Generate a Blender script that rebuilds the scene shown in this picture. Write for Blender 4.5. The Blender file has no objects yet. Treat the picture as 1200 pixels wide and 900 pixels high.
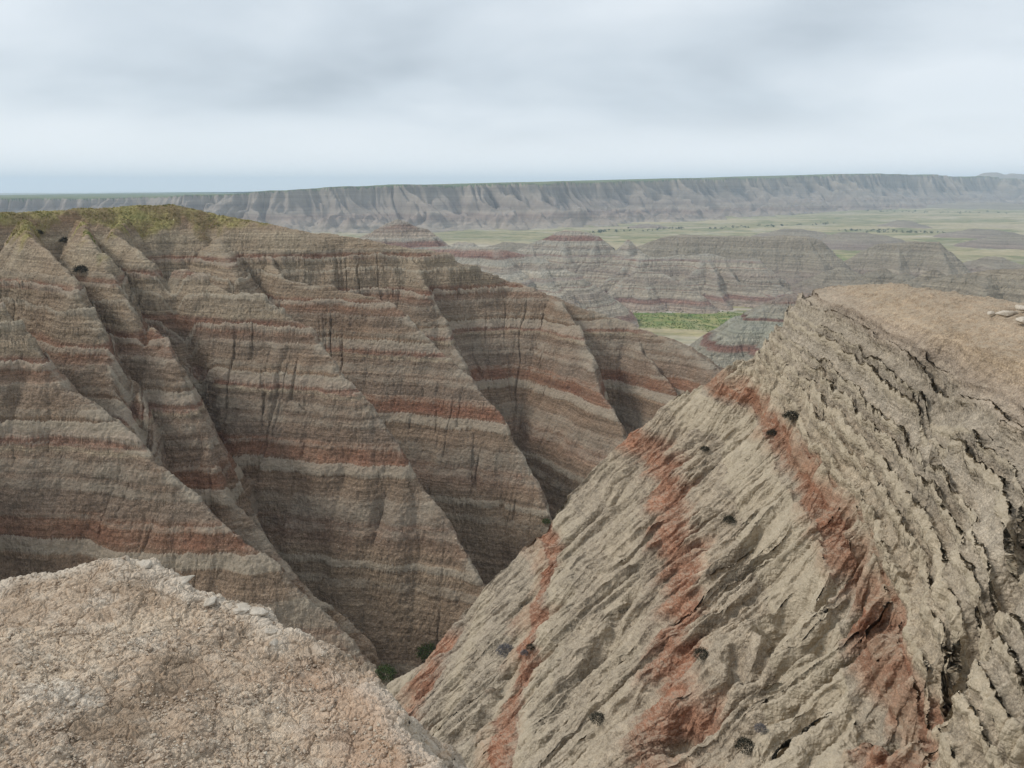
import bpy, math, random
import numpy as np
from mathutils import Vector
from mathutils.bvhtree import BVHTree

F = np.float32
rng = np.random.default_rng(7)
random.seed(7)
R = math.radians
sc = bpy.context.scene
col = sc.collection

# ------------------------------------------------------------------ survey
FPX = 870.0
PITCH = 14.6
CP, SP = math.cos(R(PITCH)), math.sin(R(PITCH))
def at(u, v, d):
    """world point seen at photo pixel (u, v) at horizontal distance d from the viewpoint"""
    x = (u - 600) / FPX; y = -(v - 450) / FPX
    dx, dy, dz = x, CP + y * SP, -SP + y * CP
    h = math.hypot(dx, dy)
    return (dx / h * d, dy / h * d, dz / h * d)
def line(pts): return np.array([at(*p) for p in pts], dtype=np.float64)

# ------------------------------------------------------------------ noise
_p = rng.permutation(256).astype(np.int32); PERM = np.concatenate([_p, _p])
_a = rng.uniform(0, 2 * np.pi, 256); GX = np.cos(_a).astype(F); GY = np.sin(_a).astype(F)
def perlin(x, y, seed=0):
    x = np.asarray(x, F) + F(seed * 17.31); y = np.asarray(y, F) + F(seed * 9.77)
    x, y = np.broadcast_arrays(x, y)
    xf = np.floor(x); yf = np.floor(y)
    fx = x - xf; fy = y - yf
    xi = xf.astype(np.int32) & 255; yi = yf.astype(np.int32) & 255
    u = fx * fx * fx * (fx * (fx * 6 - 15) + 10); v = fy * fy * fy * (fy * (fy * 6 - 15) + 10)
    def g(ix, iy, dx, dy):
        h = PERM[PERM[ix & 255] + (iy & 255)]
        return GX[h] * dx + GY[h] * dy
    a = g(xi, yi, fx, fy); b = g(xi + 1, yi, fx - 1, fy)
    c = g(xi, yi + 1, fx, fy - 1); d = g(xi + 1, yi + 1, fx - 1, fy - 1)
    return ((a + u * (b - a)) + v * ((c + u * (d - c)) - (a + u * (b - a)))) * F(1.5)
def fbm(x, y, n=4, seed=0, gain=.5):
    s = 0; a = 1.0
    for i in range(n):
        s = s + F(a) * perlin(x * F(2 ** i), y * F(2 ** i), seed + i * 3)
        a *= gain
    return s
def billow(x, y, seed=0):            # 0 at narrow creases, 1 on rounded crowns
    return np.abs(perlin(x, y, seed)) * F(1.6)
def sstep(a, b, x):
    t = np.clip((x - a) / (b - a), 0, 1); return t * t * (3 - 2 * t)

# ------------------------------------------------------------------ beds of the rock
def bed_table(seed, z0, z1, tmin, tmax, soft=.06):
    r = np.random.default_rng(seed)
    zs = np.arange(z0, z1, .02); h = np.zeros_like(zs); z = z0
    while z < z1:
        t = r.uniform(tmin, tmax) * (1 if r.random() < .75 else 2.2)
        v = r.choice([0, .15, .35, .6, 1.0], p=[.3, .2, .2, .2, .1])
        h[(zs >= z) & (zs < z + t)] = v
        z += t
    k = max(3, int(soft / .02)); ker = np.ones(k) / k
    h = np.convolve(np.pad(h, k, mode='edge'), ker, mode='same')[k:-k]
    return zs, h

# ------------------------------------------------------------------ height from ribs
class Rib:
    def __init__(s, pts, kl=1.0, kr=1.0, prof=None, w=1.0):
        s.p = line(pts) if not isinstance(pts, np.ndarray) else pts
        s.kl, s.kr, s.prof, s.w = kl, kr, prof, w
def ribs_height(X, Y, ribs, floor=-1e3):
    Z = np.full(X.shape, floor, F); Q = np.zeros(X.shape, F); D = np.full(X.shape, 99, F); S = np.zeros(X.shape, F)
    for ri, rb in enumerate(ribs):
        P = rb.p; seg = np.hypot(*(P[1:, :2] - P[:-1, :2]).T); L = np.concatenate([[0], np.cumsum(seg)])
        m = (P[0, 2] - P[-1, 2]) / max(L[-1], 1e-3)
        for i in range(len(P) - 1):
            a, b = P[i], P[i + 1]; dx, dy = b[0] - a[0], b[1] - a[1]; l2 = dx * dx + dy * dy
            if l2 < 1e-6: continue
            px = X - F(a[0]); py = Y - F(a[1])
            t = np.clip((px * F(dx) + py * F(dy)) / F(l2), 0, 1)
            qx = px - t * F(dx); qy = py - t * F(dy)
            d = np.sqrt(qx * qx + qy * qy)
            side = (F(dx) * py - F(dy) * px) > 0            # True: left of travel
            k = np.where(side, F(rb.kl), F(rb.kr))
            dd = np.sqrt(d * d + F(rb.w ** 2)) - F(rb.w)
            zz = F(a[2]) + t * F(b[2] - a[2]) - (k * dd if rb.prof is None else k * np.interp(dd, rb.prof[0], rb.prof[1]).astype(F))
            up = zz > Z
            Z[up] = zz[up]; D[up] = d[up]
            s_ = F(L[i]) + t * F(seg[i])
            q = s_ - F(m) / k * d + F(ri * 37.7) + np.where(side, F(0), F(500))
            Q[up] = q[up]; S[up] = s_[up]
    return Z, Q, D, S
def carve(X, Y, Z, pts, depth, width, seed=1):
    P = line(pts); best = np.full(X.shape, 1e9, F)
    wx = X + F(width * .8) * perlin(X / F(width * 4), Y / F(width * 4), seed); wy = Y + F(width * .8) * perlin(X / F(width * 4), Y / F(width * 4), seed + 5)
    for a, b in zip(P[:-1], P[1:]):
        dx, dy = b[0] - a[0], b[1] - a[1]; l2 = dx * dx + dy * dy
        px = wx - F(a[0]); py = wy - F(a[1]); t = np.clip((px * F(dx) + py * F(dy)) / F(l2), 0, 1)
        best = np.minimum(best, np.hypot(px - t * F(dx), py - t * F(dy)))
    return Z - F(depth) * np.exp(-(best / F(width)) ** 2)

# ------------------------------------------------------------------ mesh builders
def grid_mesh(name, X, Y, Z, mat, attrs=None, keep=None, parent=None):
    nr, nc = X.shape
    V = np.stack([X, Y, Z], -1).reshape(-1, 3).astype(F)
    i = np.arange(nr * nc, dtype=np.int32).reshape(nr, nc)
    Q = np.stack([i[:-1, :-1], i[:-1, 1:], i[1:, 1:], i[1:, :-1]], -1).reshape(-1, 4)
    if keep is not None:
        kq = (keep[:-1, :-1] | keep[:-1, 1:] | keep[1:, 1:] | keep[1:, :-1]).reshape(-1)
        Q = Q[kq]
        used = np.zeros(nr * nc, bool); used[Q.ravel()] = True
        rem = np.cumsum(used, dtype=np.int32) - 1
        V = V[used]; Q = rem[Q]
        attrs = {k: v.reshape(-1)[used] for k, v in (attrs or {}).items()}
    # face up
    a, b, c = V[Q[:200, 0]], V[Q[:200, 1]], V[Q[:200, 2]]
    if np.mean(np.cross(b - a, c - a)[:, 2]) < 0: Q = Q[:, ::-1]
    me = bpy.data.meshes.new(name)
    me.vertices.add(len(V)); me.vertices.foreach_set('co', V.ravel())
    me.loops.add(Q.size); me.loops.foreach_set('vertex_index', np.ascontiguousarray(Q).ravel().astype(np.int32))
    me.polygons.add(len(Q)); me.polygons.foreach_set('loop_start', np.arange(0, Q.size, 4, dtype=np.int32))
    me.polygons.foreach_set('loop_total', np.full(len(Q), 4, np.int32))
    me.polygons.foreach_set('use_smooth', np.ones(len(Q), bool))
    for k, v in (attrs or {}).items():
        at_ = me.attributes.new(k, 'FLOAT', 'POINT'); at_.data.foreach_set('value', np.ascontiguousarray(v.reshape(-1), dtype=F))
    me.update(calc_edges=True)
    me.materials.append(mat)
    o = bpy.data.objects.new(name, me); col.objects.link(o); o.parent = parent
    return o
def raw_mesh(name, V, faces, mat, parent=None, smooth=False):
    me = bpy.data.meshes.new(name); me.from_pydata([tuple(v) for v in V], [], faces)
    if smooth: me.polygons.foreach_set('use_smooth', np.ones(len(me.polygons), bool))
    me.update(); me.materials.append(mat)
    o = bpy.data.objects.new(name, me); col.objects.link(o); o.parent = parent
    return o
def tag(o, label, cat=None, kind=None, group=None):
    o['label'] = label
    if cat: o['category'] = cat
    if kind: o['kind'] = kind
    if group: o['group'] = group
    return o

# ------------------------------------------------------------------ node helpers
class NT:
    def __init__(s, tree): s.t = tree; s.n = tree.nodes; s.l = tree.links; s.n.clear()
    def node(s, typ, **kw):
        n = s.n.new(typ)
        for k, v in kw.items():
            if k.startswith('i_'):
                key = k[2:]; n.inputs[int(key) if key.isdigit() else key.replace('_', ' ')].default_value = v
            else: setattr(n, k, v)
        return n
    def link(s, a, b): s.l.new(a, b)
    def put(s, v, sock):
        if isinstance(v, (int, float, tuple)): sock.default_value = v
        else: s.link(v, sock)
    def math(s, op, a, b=0.0, c=None, clamp=False):
        n = s.n.new('ShaderNodeMath'); n.operation = op; n.use_clamp = clamp
        s.put(a, n.inputs[0]); s.put(b, n.inputs[1])
        if c is not None: s.put(c, n.inputs[2])
        return n.outputs[0]
    def maprange(s, v, a, b, c, d, smooth=False):
        n = s.n.new('ShaderNodeMapRange'); n.interpolation_type = 'SMOOTHSTEP' if smooth else 'LINEAR'
        s.put(v, n.inputs[0])
        for i, q in enumerate((a, b, c, d)): n.inputs[i + 1].default_value = q
        return n.outputs[0]
    def pos(s): return s.n.new('ShaderNodeNewGeometry')
    def scale(s, vec, sx, sy, sz):
        n = s.n.new('ShaderNodeVectorMath'); n.operation = 'MULTIPLY'; s.link(vec, n.inputs[0]); n.inputs[1].default_value = (sx, sy, sz)
        return n.outputs[0]
    def noise(s, vec, scale=1, detail=4, rough=.55, dist=0.0):
        n = s.n.new('ShaderNodeTexNoise'); s.link(vec, n.inputs['Vector'])
        n.inputs['Scale'].default_value = scale; n.inputs['Detail'].default_value = detail
        n.inputs['Roughness'].default_value = rough; n.inputs['Distortion'].default_value = dist
        return n.outputs['Fac']
    def voro(s, vec, scale=1, feature='F1', rand=1.0):
        n = s.n.new('ShaderNodeTexVoronoi'); n.feature = feature; s.link(vec, n.inputs['Vector'])
        n.inputs['Scale'].default_value = scale; n.inputs['Randomness'].default_value = rand
        return n.outputs['Distance']
    def mix(s, f, a, b, mode='MIX'):
        n = s.n.new('ShaderNodeMix'); n.data_type = 'RGBA'; n.blend_type = mode
        s.put(f, n.inputs[0])
        for v, i in ((a, 6), (b, 7)):
            if isinstance(v, tuple): n.inputs[i].default_value = (*v[:3], 1)
            else: s.link(v, n.inputs[i])
        return n.outputs[2]
    def ramp(s, f, stops, interp='LINEAR'):
        n = s.n.new('ShaderNodeValToRGB'); s.put(f, n.inputs[0]); cr = n.color_ramp; cr.interpolation = interp
        while len(cr.elements) < len(stops): cr.elements.new(.5)
        for e, (p, c) in zip(cr.elements, stops):
            e.position = p; e.color = (*c, 1)
        return n.outputs[0]
    def attr(s, name):
        n = s.n.new('ShaderNodeAttribute'); n.attribute_name = name; return n.outputs['Fac']
def new_mat(name):
    m = bpy.data.materials.new(name); m.use_nodes = True
    t = NT(m.node_tree); out = t.node('ShaderNodeOutputMaterial')
    b = t.node('ShaderNodeBsdfPrincipled', i_Roughness=.95); b.inputs['Specular IOR Level'].default_value = .15
    t.link(b.outputs[0], out.inputs[0])
    return m, t, b, out
def set_disp(m, t, out, height, scale, method='BOTH'):
    d = t.node('ShaderNodeDisplacement', i_Midlevel=0.0, i_Scale=scale); t.put(height, d.inputs['Height'])
    t.link(d.outputs[0], out.inputs['Displacement']); m.displacement_method = method

def strata_mat(name, bands, warp, wscale, fine, mott, dust, dust_amt, disp, pale=(.36,.32,.25), pale_amt=.5, bandw=.3, turf=False, neutral=None, tint=None, namt=.55):
    """bedded clay: colour by elevation (bands: [(z, colour)] from low to high), fine beds, mottling, dust on level ground"""
    m, t, b, out = new_mat(name)
    g = t.pos(); P = g.outputs['Position']
    sep = t.node('ShaderNodeSeparateXYZ'); t.link(P, sep.inputs[0]); z = sep.outputs[2]
    w = t.math('MULTIPLY', t.math('SUBTRACT', t.noise(P, wscale, 4, .6), .5), warp * 2)
    w2 = t.math('MULTIPLY', t.math('SUBTRACT', t.noise(P, wscale * 9, 3, .6), .5), bandw * 2)
    zw = t.math('ADD', t.math('ADD', z, w), w2)
    lo, hi = bands[0][0], bands[-1][0]
    c = t.ramp(t.maprange(zw, lo, hi, 0, 1), [((q - lo) / (hi - lo), cc) for q, cc in bands])
    if neutral:                         # beds thin out and wash over sideways
        cn = t.ramp(t.maprange(zw, lo, hi, 0, 1), [((q - lo) / (hi - lo), cc) for q, cc in neutral])
        c = t.mix(t.math('MULTIPLY', t.maprange(t.noise(t.scale(P, 1, 1, .6), wscale * 3.5, 5, .68), .40, .62, 0, 1), namt), c, cn)
    if tint: c = t.mix(t.math('MULTIPLY', t.maprange(t.noise(t.scale(P, 1, 1, .7), wscale * .8, 4, .62), .44, .66, 0, 1), .34), c, tint)
    # thin beds
    for fs, fa in fine:
        fz = t.noise(t.scale(P, .012 * fs, .012 * fs, fs), 1.0, 3, .6)
        c = t.mix(1.0, c, t.ramp(t.maprange(fz, .33, .67, 0, 1), [(0, (1 - fa, 1 - fa * 1.02, 1 - fa * 1.05)), (1, (1 + fa, 1 + fa, 1 + fa * .95))]), 'MULTIPLY')
    for ms, ma in mott:
        mz = t.noise(P, ms, 5, .65)
        c = t.mix(1.0, c, t.ramp(t.maprange(mz, .3, .7, 0, 1), [(0, (1 - ma, 1 - ma, 1 - ma)), (1, (1 + ma, 1 + ma * .97, 1 + ma * .93))]), 'MULTIPLY')
    # resistant pale beds, plus crests painted pale for crust and edge light
    hd = t.attr('hard_or_lit')
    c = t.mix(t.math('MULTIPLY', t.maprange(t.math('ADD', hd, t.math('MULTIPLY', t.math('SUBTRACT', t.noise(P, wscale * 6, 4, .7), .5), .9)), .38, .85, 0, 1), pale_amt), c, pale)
    # dust and crust on level places
    nz = t.node('ShaderNodeSeparateXYZ'); t.link(g.outputs['True Normal'], nz.inputs[0])
    du = t.math('MULTIPLY', t.maprange(t.math('ADD', nz.outputs[2], t.math('MULTIPLY', t.math('SUBTRACT', t.noise(P, wscale * 12, 4, .7), .5), .5)), .72, 1.0, 0, 1), dust_amt)
    c = t.mix(du, c, dust)
    if turf: c = t.mix(t.attr('turf'), c, t.ramp(t.maprange(t.noise(P, .13, 5, .65), .3, .7, 0, 1), [(0, (.22, .15, .09)), (.4, (.24, .19, .095)), (.6, (.33, .28, .12)), (1, (.17, .175, .07))]))
    t.link(c, b.inputs['Base Color'])
    disp(m, t, b, out, P, c)
    return m

# ------------------------------------------------------------------ rock and soil materials
GB = (0.199, 0.144, 0.099); TAN = (0.278, 0.226, 0.165); RED = (0.199, 0.109, 0.073); BRN = (0.262, 0.175, 0.114)
WALL_BANDS = [(-62, (0.194, 0.151, 0.112)), (-50, (0.214, 0.165, 0.119)), (-46, (0.219, 0.146, 0.109)), (-44, (0.194, 0.152, 0.117)), (-38.6, GB), (-37.6, (0.210, 0.107, 0.072)),
              (-35.8, RED), (-35.2, (0.199, 0.156, 0.122)), (-29.6, (0.199, 0.156, 0.119)), (-29.35, (0.292, 0.243, 0.180)), (-29.0, (0.311, 0.262, 0.194)), (-28.8, (0.219, 0.126, 0.093)),
              (-27.4, (0.228, 0.146, 0.112)), (-26.8, GB), (-23, (0.219, 0.175, 0.136)), (-22, (0.210, 0.141, 0.105)), (-21, RED), (-19.9, (0.194, 0.105, 0.076)), (-19.4, (0.268, 0.219, 0.161)),
              (-17.6, (0.262, 0.214, 0.159)), (-14.2, TAN), (-13.85, (0.194, 0.105, 0.076)), (-13.0, (0.194, 0.109, 0.080)), (-12.6, TAN), (-9, (0.321, 0.268, 0.199)), (-7.2, (0.292, 0.219, 0.156)), (-5.6, BRN), (-2, (0.253, 0.185, 0.117))]
GT = (.305, .262, .205); RD = (.25, .122, .076)
RIDGE_BANDS = [(-45, (0.236, 0.196, 0.161)), (-33, (0.253, 0.212, 0.171)), (-27.2, (0.271, 0.228, 0.180)), (-26.3, RD), (-25.4, RD), (-24.5, (0.279, 0.234, 0.185)), (-21.3, GT), (-20.55, RD), (-20.05, RD), (-19.6, GT),
               (-15.8, (0.301, 0.249, 0.190)), (-15.4, RD), (-14.85, RD), (-14.35, (0.319, 0.263, 0.199)), (-12.0, GT), (-11.55, (0.218, 0.112, 0.070)), (-10.9, RD), (-10.4, (0.337, 0.281, 0.210)),
               (-7.5, (0.323, 0.281, 0.226)), (-6, (0.319, 0.276, 0.221)), (-5.4, (0.297, 0.241, 0.190)), (-4.7, (.30, .232, .165)), (-3.8, (.315, .247, .182)), (-3.2, (0.349, 0.281, 0.233))]

def disp_wall(m, t, b, out, P, c):
    n1 = t.noise(P, .55, 7, .62)
    n2 = t.noise(t.scale(P, .35, .35, 2.2), 1.0, 4, .6)
    rl = t.noise(t.scale(P, 1.9, 1.9, .06), 1.0, 4, .65)
    v = t.voro(P, 1.6)
    h = t.math('ADD', t.math('MULTIPLY', n1, .9), t.math('MULTIPLY', n2, .32))
    h = t.math('ADD', h, t.math('MULTIPLY', rl, .8))
    h = t.math('ADD', h, t.math('MULTIPLY', v, .22))
    set_disp(m, t, out, t.math('SUBTRACT', h, 1.1), .75)
def disp_ridge(m, t, b, out, P, c):
    n1 = t.noise(P, 1.3, 8, .6)
    sp = t.node('ShaderNodeSeparateXYZ'); t.link(P, sp.inputs[0]); cb = t.node('ShaderNodeCombineXYZ')
    t.put(t.math('MULTIPLY', t.attr('run'), 2.6), cb.inputs[0]); t.put(t.math('MULTIPLY', sp.outputs[0], .45), cb.inputs[1]); t.put(t.math('MULTIPLY', sp.outputs[2], .3), cb.inputs[2])
    dip = t.noise(cb.outputs[0], 1.0, 6, .62)          # runnels straight down the face
    gv = t.math('MULTIPLY', t.math('ABSOLUTE', t.math('SUBTRACT', t.noise(t.scale(cb.outputs[0], .62, .5, .5), 1.0, 3, .5), .5)), 2.6)
    gv = t.math('MULTIPLY', t.math('MINIMUM', gv, .35), t.maprange(sp.outputs[2], -6, -9.5, .15, 1.0))
    bed = t.noise(t.scale(P, .5, .5, 4.5), 1.0, 4, .6)
    v = t.voro(P, 4.5); v2 = t.voro(P, 13.0)
    h = t.math('ADD', t.math('MULTIPLY', n1, .55), t.math('MULTIPLY', dip, .5))
    h = t.math('ADD', h, t.math('MULTIPLY', bed, .35))
    h = t.math('ADD', h, t.math('MULTIPLY', gv, 1.1))
    h = t.math('SUBTRACT', h, t.math('MULTIPLY', v, .24))
    h = t.math('SUBTRACT', h, t.math('MULTIPLY', v2, .10))
    set_disp(m, t, out, t.math('SUBTRACT', h, .85), .34)
def disp_hill(m, t, b, out, P, c):
    n1 = t.noise(P, .12, 6, .6); rl = t.noise(t.scale(P, .35, .35, .02), 1.0, 4, .65)
    bed = t.noise(t.scale(P, .03, .03, .6), 1.0, 3, .6)
    h = t.math('ADD', t.math('ADD', t.math('MULTIPLY', n1, 1.2), t.math('MULTIPLY', rl, 2.6)), t.math('MULTIPLY', bed, .8))
    set_disp(m, t, out, h, 2.2, 'BUMP')

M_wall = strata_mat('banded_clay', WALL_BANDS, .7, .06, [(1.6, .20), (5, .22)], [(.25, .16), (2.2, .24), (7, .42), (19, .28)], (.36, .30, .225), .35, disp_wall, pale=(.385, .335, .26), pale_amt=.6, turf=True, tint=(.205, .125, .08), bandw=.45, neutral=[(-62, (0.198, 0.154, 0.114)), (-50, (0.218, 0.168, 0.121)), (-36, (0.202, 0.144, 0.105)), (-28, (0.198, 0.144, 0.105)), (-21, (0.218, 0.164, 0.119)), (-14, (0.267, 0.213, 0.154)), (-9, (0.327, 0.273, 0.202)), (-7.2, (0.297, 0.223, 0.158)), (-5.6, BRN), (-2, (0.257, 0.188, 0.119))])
M_ridge = strata_mat('weathered_clay', RIDGE_BANDS, .45, .12, [(2.6, .12), (8, .10)], [(.5, .12), (4, .24), (22, .42), (55, .25)], (.43, .36, .27), .45, disp_ridge, pale=(.45, .38, .275), pale_amt=.45, bandw=.2, namt=.25, neutral=[(-45, (0.236, 0.196, 0.161)), (-27, (0.262, 0.223, 0.180)), (-20, (0.297, 0.249, 0.194)), (-11, (0.314, 0.263, 0.199)), (-7.5, (0.323, 0.281, 0.226)), (-6, (0.319, 0.276, 0.221)), (-5.4, (0.297, 0.241, 0.190)), (-4.7, (.30, .232, .165)), (-3.8, (.315, .247, .182)), (-3.2, (0.349, 0.281, 0.233))])
HB = [(-100, (0.346, 0.291, 0.235)), (-91, (0.335, 0.263, 0.213)), (-89.3, (0.242, 0.146, 0.118)), (-87.3, (0.277, 0.185, 0.151)), (-86.3, (0.329, 0.280, 0.224)), (-80.5, (0.346, 0.297, 0.235)), (-80, (0.265, 0.179, 0.146)), (-79.5, (0.340, 0.297, 0.235)), (-74, (0.294, 0.241, 0.196)), (-68.4, (0.346, 0.302, 0.241)), (-68, (0.260, 0.174, 0.140)), (-67.5, (0.346, 0.302, 0.241)), (-64, (0.346, 0.302, 0.241)), (-63.2, (0.242, 0.134, 0.106)), (-62.2, (0.242, 0.134, 0.106)), (-61.4, (0.346, 0.302, 0.241)), (-57.6, (0.392, 0.358, 0.302)), (-55.5, (0.323, 0.263, 0.213)), (-52, (0.358, 0.314, 0.252)), (-50, (0.329, 0.269, 0.213)), (-48.6, (0.242, 0.140, 0.112)), (-45, (0.260, 0.157, 0.125)), (-43.5, (0.323, 0.258, 0.207)), (-39.5, (0.335, 0.280, 0.224)), (-33, (0.288, 0.213, 0.168)), (-28, (0.260, 0.168, 0.134)), (-22, (0.323, 0.241, 0.190))]
GBD = [(-100, (0.283, 0.222, 0.182)), (-88, (0.269, 0.208, 0.175)), (-80, (0.290, 0.248, 0.196)), (-72, (0.262, 0.227, 0.175)), (-64, (0.290, 0.255, 0.199)), (-58, (0.248, 0.213, 0.164)), (-53, (0.296, 0.255, 0.196)), (-40, (0.323, 0.269, 0.201))]
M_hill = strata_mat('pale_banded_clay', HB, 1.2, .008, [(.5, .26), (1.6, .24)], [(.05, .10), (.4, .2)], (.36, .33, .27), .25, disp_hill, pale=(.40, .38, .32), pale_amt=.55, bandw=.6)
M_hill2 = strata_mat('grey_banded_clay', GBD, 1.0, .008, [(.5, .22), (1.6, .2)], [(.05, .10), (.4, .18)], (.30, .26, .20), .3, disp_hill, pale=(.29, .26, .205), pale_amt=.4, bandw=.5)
SBD = [(-100, (.27, .235, .19)), (-86, (.27, .235, .19)), (-84.5, (.20, .115, .09)), (-82.5, (.21, .125, .10)), (-81.5, (.28, .25, .20)), (-73, (.29, .265, .21)), (-72, (.20, .11, .085)), (-70, (.20, .115, .09)), (-69.2, (.29, .265, .21)),
       (-64, (.28, .275, .22)), (-60.6, (.28, .275, .22)), (-60.2, (.20, .12, .095)), (-59.4, (.20, .12, .095)), (-59, (.29, .265, .21)), (-54, (.27, .235, .19)), (-53, (.19, .10, .078)), (-49.5, (.20, .11, .085)), (-48.5, (.28, .235, .19)), (-40, (.28, .235, .19))]
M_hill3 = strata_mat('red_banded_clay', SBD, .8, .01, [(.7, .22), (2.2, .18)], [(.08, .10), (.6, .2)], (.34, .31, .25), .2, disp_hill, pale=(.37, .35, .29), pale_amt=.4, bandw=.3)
MB = [(-100, (0.287, 0.247, 0.201)), (-75, (0.270, 0.224, 0.184)), (-60, (0.218, 0.167, 0.138)), (-50, (0.276, 0.236, 0.196)), (-38, (0.224, 0.184, 0.155)), (-20, (0.276, 0.236, 0.196)), (0, (0.230, 0.196, 0.161)), (30, (0.287, 0.236, 0.178)), (60, (0.276, 0.230, 0.178)), (110, (0.287, 0.236, 0.178))]
def disp_mesa(m, t, b, out, P, c): set_disp(m, t, out, t.math('MULTIPLY', t.noise(t.scale(P, .02, .02, .004), 1.0, 5, .65), 12.0), 1.0, 'BUMP')
M_mesa = strata_mat('hazy_banded_clay', MB, 3, .002, [(.12, .14), (.4, .10)], [(.01, .08), (.06, .08)], (.16, .17, .09), .0, disp_mesa, pale_amt=.2)

# ------------------------------------------------------------------ polar patches
def polar(az0, az1, n_az, radii):
    A = np.radians(np.linspace(az0, az1, n_az)).astype(F); r = np.asarray(radii, F)
    RR, AA = np.meshgrid(r, A, indexing='ij')
    return RR * np.sin(AA), RR * np.cos(AA), RR, AA
def geo(a, b, n): return a * (b / a) ** np.linspace(0, 1, n)

# ---- canyon wall -------------------------------------------------------------
SLW = dict(kl=2.9, kr=1.75, w=.9)
WALL_RIBS = [
    Rib([(-330, 254, 165), (-150, 252, 168), (0, 250, 172), (90, 246, 178), (200, 240, 178), (262, 252, 174), (340, 268, 168), (430, 280, 165), (520, 300, 164), (590, 328, 164), (645, 348, 161),
         (690, 364, 159), (735, 381, 158), (800, 405, 152), (845, 443, 142), (880, 480, 132)], kl=.8, kr=1.55, w=2.0),
    Rib([(645, 346, 161), (660, 354, 156), (679, 389, 147), (697, 449, 136), (738, 512, 124), (752, 550, 118)], **SLW),
    Rib([(735, 381, 158), (765, 425, 148), (800, 480, 136), (830, 530, 124)], **SLW),
    Rib([(478, 295, 164), (488, 312, 159), (502, 335, 153), (527, 395, 146), (543, 440, 139), (560, 480, 133)], kl=2.2, kr=1.6, w=.8),
    Rib([(315, 300, 166), (335, 325, 152), (376, 336, 146), (440, 347, 141), (470, 365, 137), (512, 412, 131), (553, 443, 126), (587, 495, 120), (622, 556, 114), (656, 630, 107), (690, 690, 101)], **SLW),
    Rib([(250, 275, 172), (262, 300, 160), (272, 325, 148)], kl=1.1, kr=1.1, w=1.5),
    Rib([(150, 256, 170), (140, 264, 160), (130, 272, 152), (166, 298, 142), (242, 328, 132), (287, 347, 126), (314, 352, 123), (363, 389, 117), (393, 427, 112), (431, 472, 107), (471, 529, 102), (512, 597, 97), (545, 645, 93), (583, 705, 88), (600, 740, 85)], **SLW),
    Rib([(95, 258, 168), (97, 267, 154), (100, 278, 141), (125, 300, 134), (144, 340, 126), (162, 370, 120), (193, 395, 115), (212, 427, 110), (227, 457, 108), (243, 520, 103), (265, 580, 98), (312, 640, 93), (372, 700, 87), (430, 750, 82)], kl=3.0, kr=1.6, w=.7),
    Rib([(25, 258, 166), (28, 265, 152), (32, 274, 140), (70, 305, 128), (95, 342, 120), (123, 380, 114), (138, 405, 111), (152, 450, 106), (160, 500, 101), (172, 540, 97)], kl=3.0, kr=1.6, w=.7),
    Rib([(-170, 258, 158), (-150, 275, 132), (-60, 320, 120), (0, 353, 112), (25, 381, 108), (53, 420, 104), (78, 457, 101), (103, 470, 99), (144, 501, 95), (173, 527, 91), (205, 562, 87), (260, 612, 82), (320, 667, 77), (390, 735, 72), (440, 782, 69)], **SLW),
    Rib([(-330, 262, 112), (-300, 330, 110), (-250, 420, 104), (-190, 520, 95), (-120, 610, 88), (-40, 700, 80)], **SLW),
]
WX, WY, WR, WA = polar(-52, 27, 1500, geo(48, 250, 1000))
nx = perlin(WX / 14, WY / 14, 2); ny = perlin(WX / 14, WY / 14, 9)
nx2 = perlin(WX / 4, WY / 4, 3); ny2 = perlin(WX / 4, WY / 4, 8)
wz, wq, wd, ws = ribs_height(WX + nx * .9 + nx2 * .65, WY + ny * .9 + ny2 * .65, WALL_RIBS, -64)
qn = wq + 1.2 * perlin(WX / 6, WY / 6, 21)
grow = sstep(.5, 9, wd)
r1 = billow(qn / 7.5, wd / 60, 31); r2 = billow(qn / 2.6, wd / 40, 33); r3 = billow(qn / 1.0, wd / 30, 35)
wz = wz + grow * (1.25 * (np.minimum(r1, .8) - .5) + .75 * (np.minimum(r2, .55) - .3)) + sstep(.5, 4, wd) * .22 * (np.minimum(r3, .4) - .2)
qs = wq + .45 * perlin(WX / 9, WY / 9, 21) + .12 * perlin(WX / 1.5, WY / 1.5, 22)
low = sstep(-9, -17, wz) * sstep(R(5), R(2), WA)
slot = low * np.exp(-(perlin(qs / 3.0, wd / 60, 41) / .075) ** 2) * sstep(.0, .4, perlin(qs / 7, wd / 26, 43) + .2)
wz = wz - slot * sstep(1, 6, wd) * 1.15
slot2 = low * np.exp(-(perlin(qs / 1.5, wd / 50, 45) / .10) ** 2) * sstep(.2, .45, perlin(qs / 6, wd / 24, 47))
wz = wz - slot2 * sstep(1, 5, wd) * .6
wz = wz + .6 * fbm(WX / 7, WY / 7, 5, 51) * sstep(0, 5, wd + 2)
zs, hs = bed_table(5, -66, 4, .25, .95)
tilt = .35 * fbm(WX / 25, WY / 25, 3, 61)
hardw = np.interp(wz + tilt, zs, hs).astype(F)
patch = .4 + .9 * sstep(-.35, .5, fbm(WX / 8, WY / 8, 3, 65))
upper = .45 + .75 * sstep(-34, -14, wz)
wz = wz + (hardw - .25) * .8 * patch * upper * sstep(-4, -8, wz)
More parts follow.
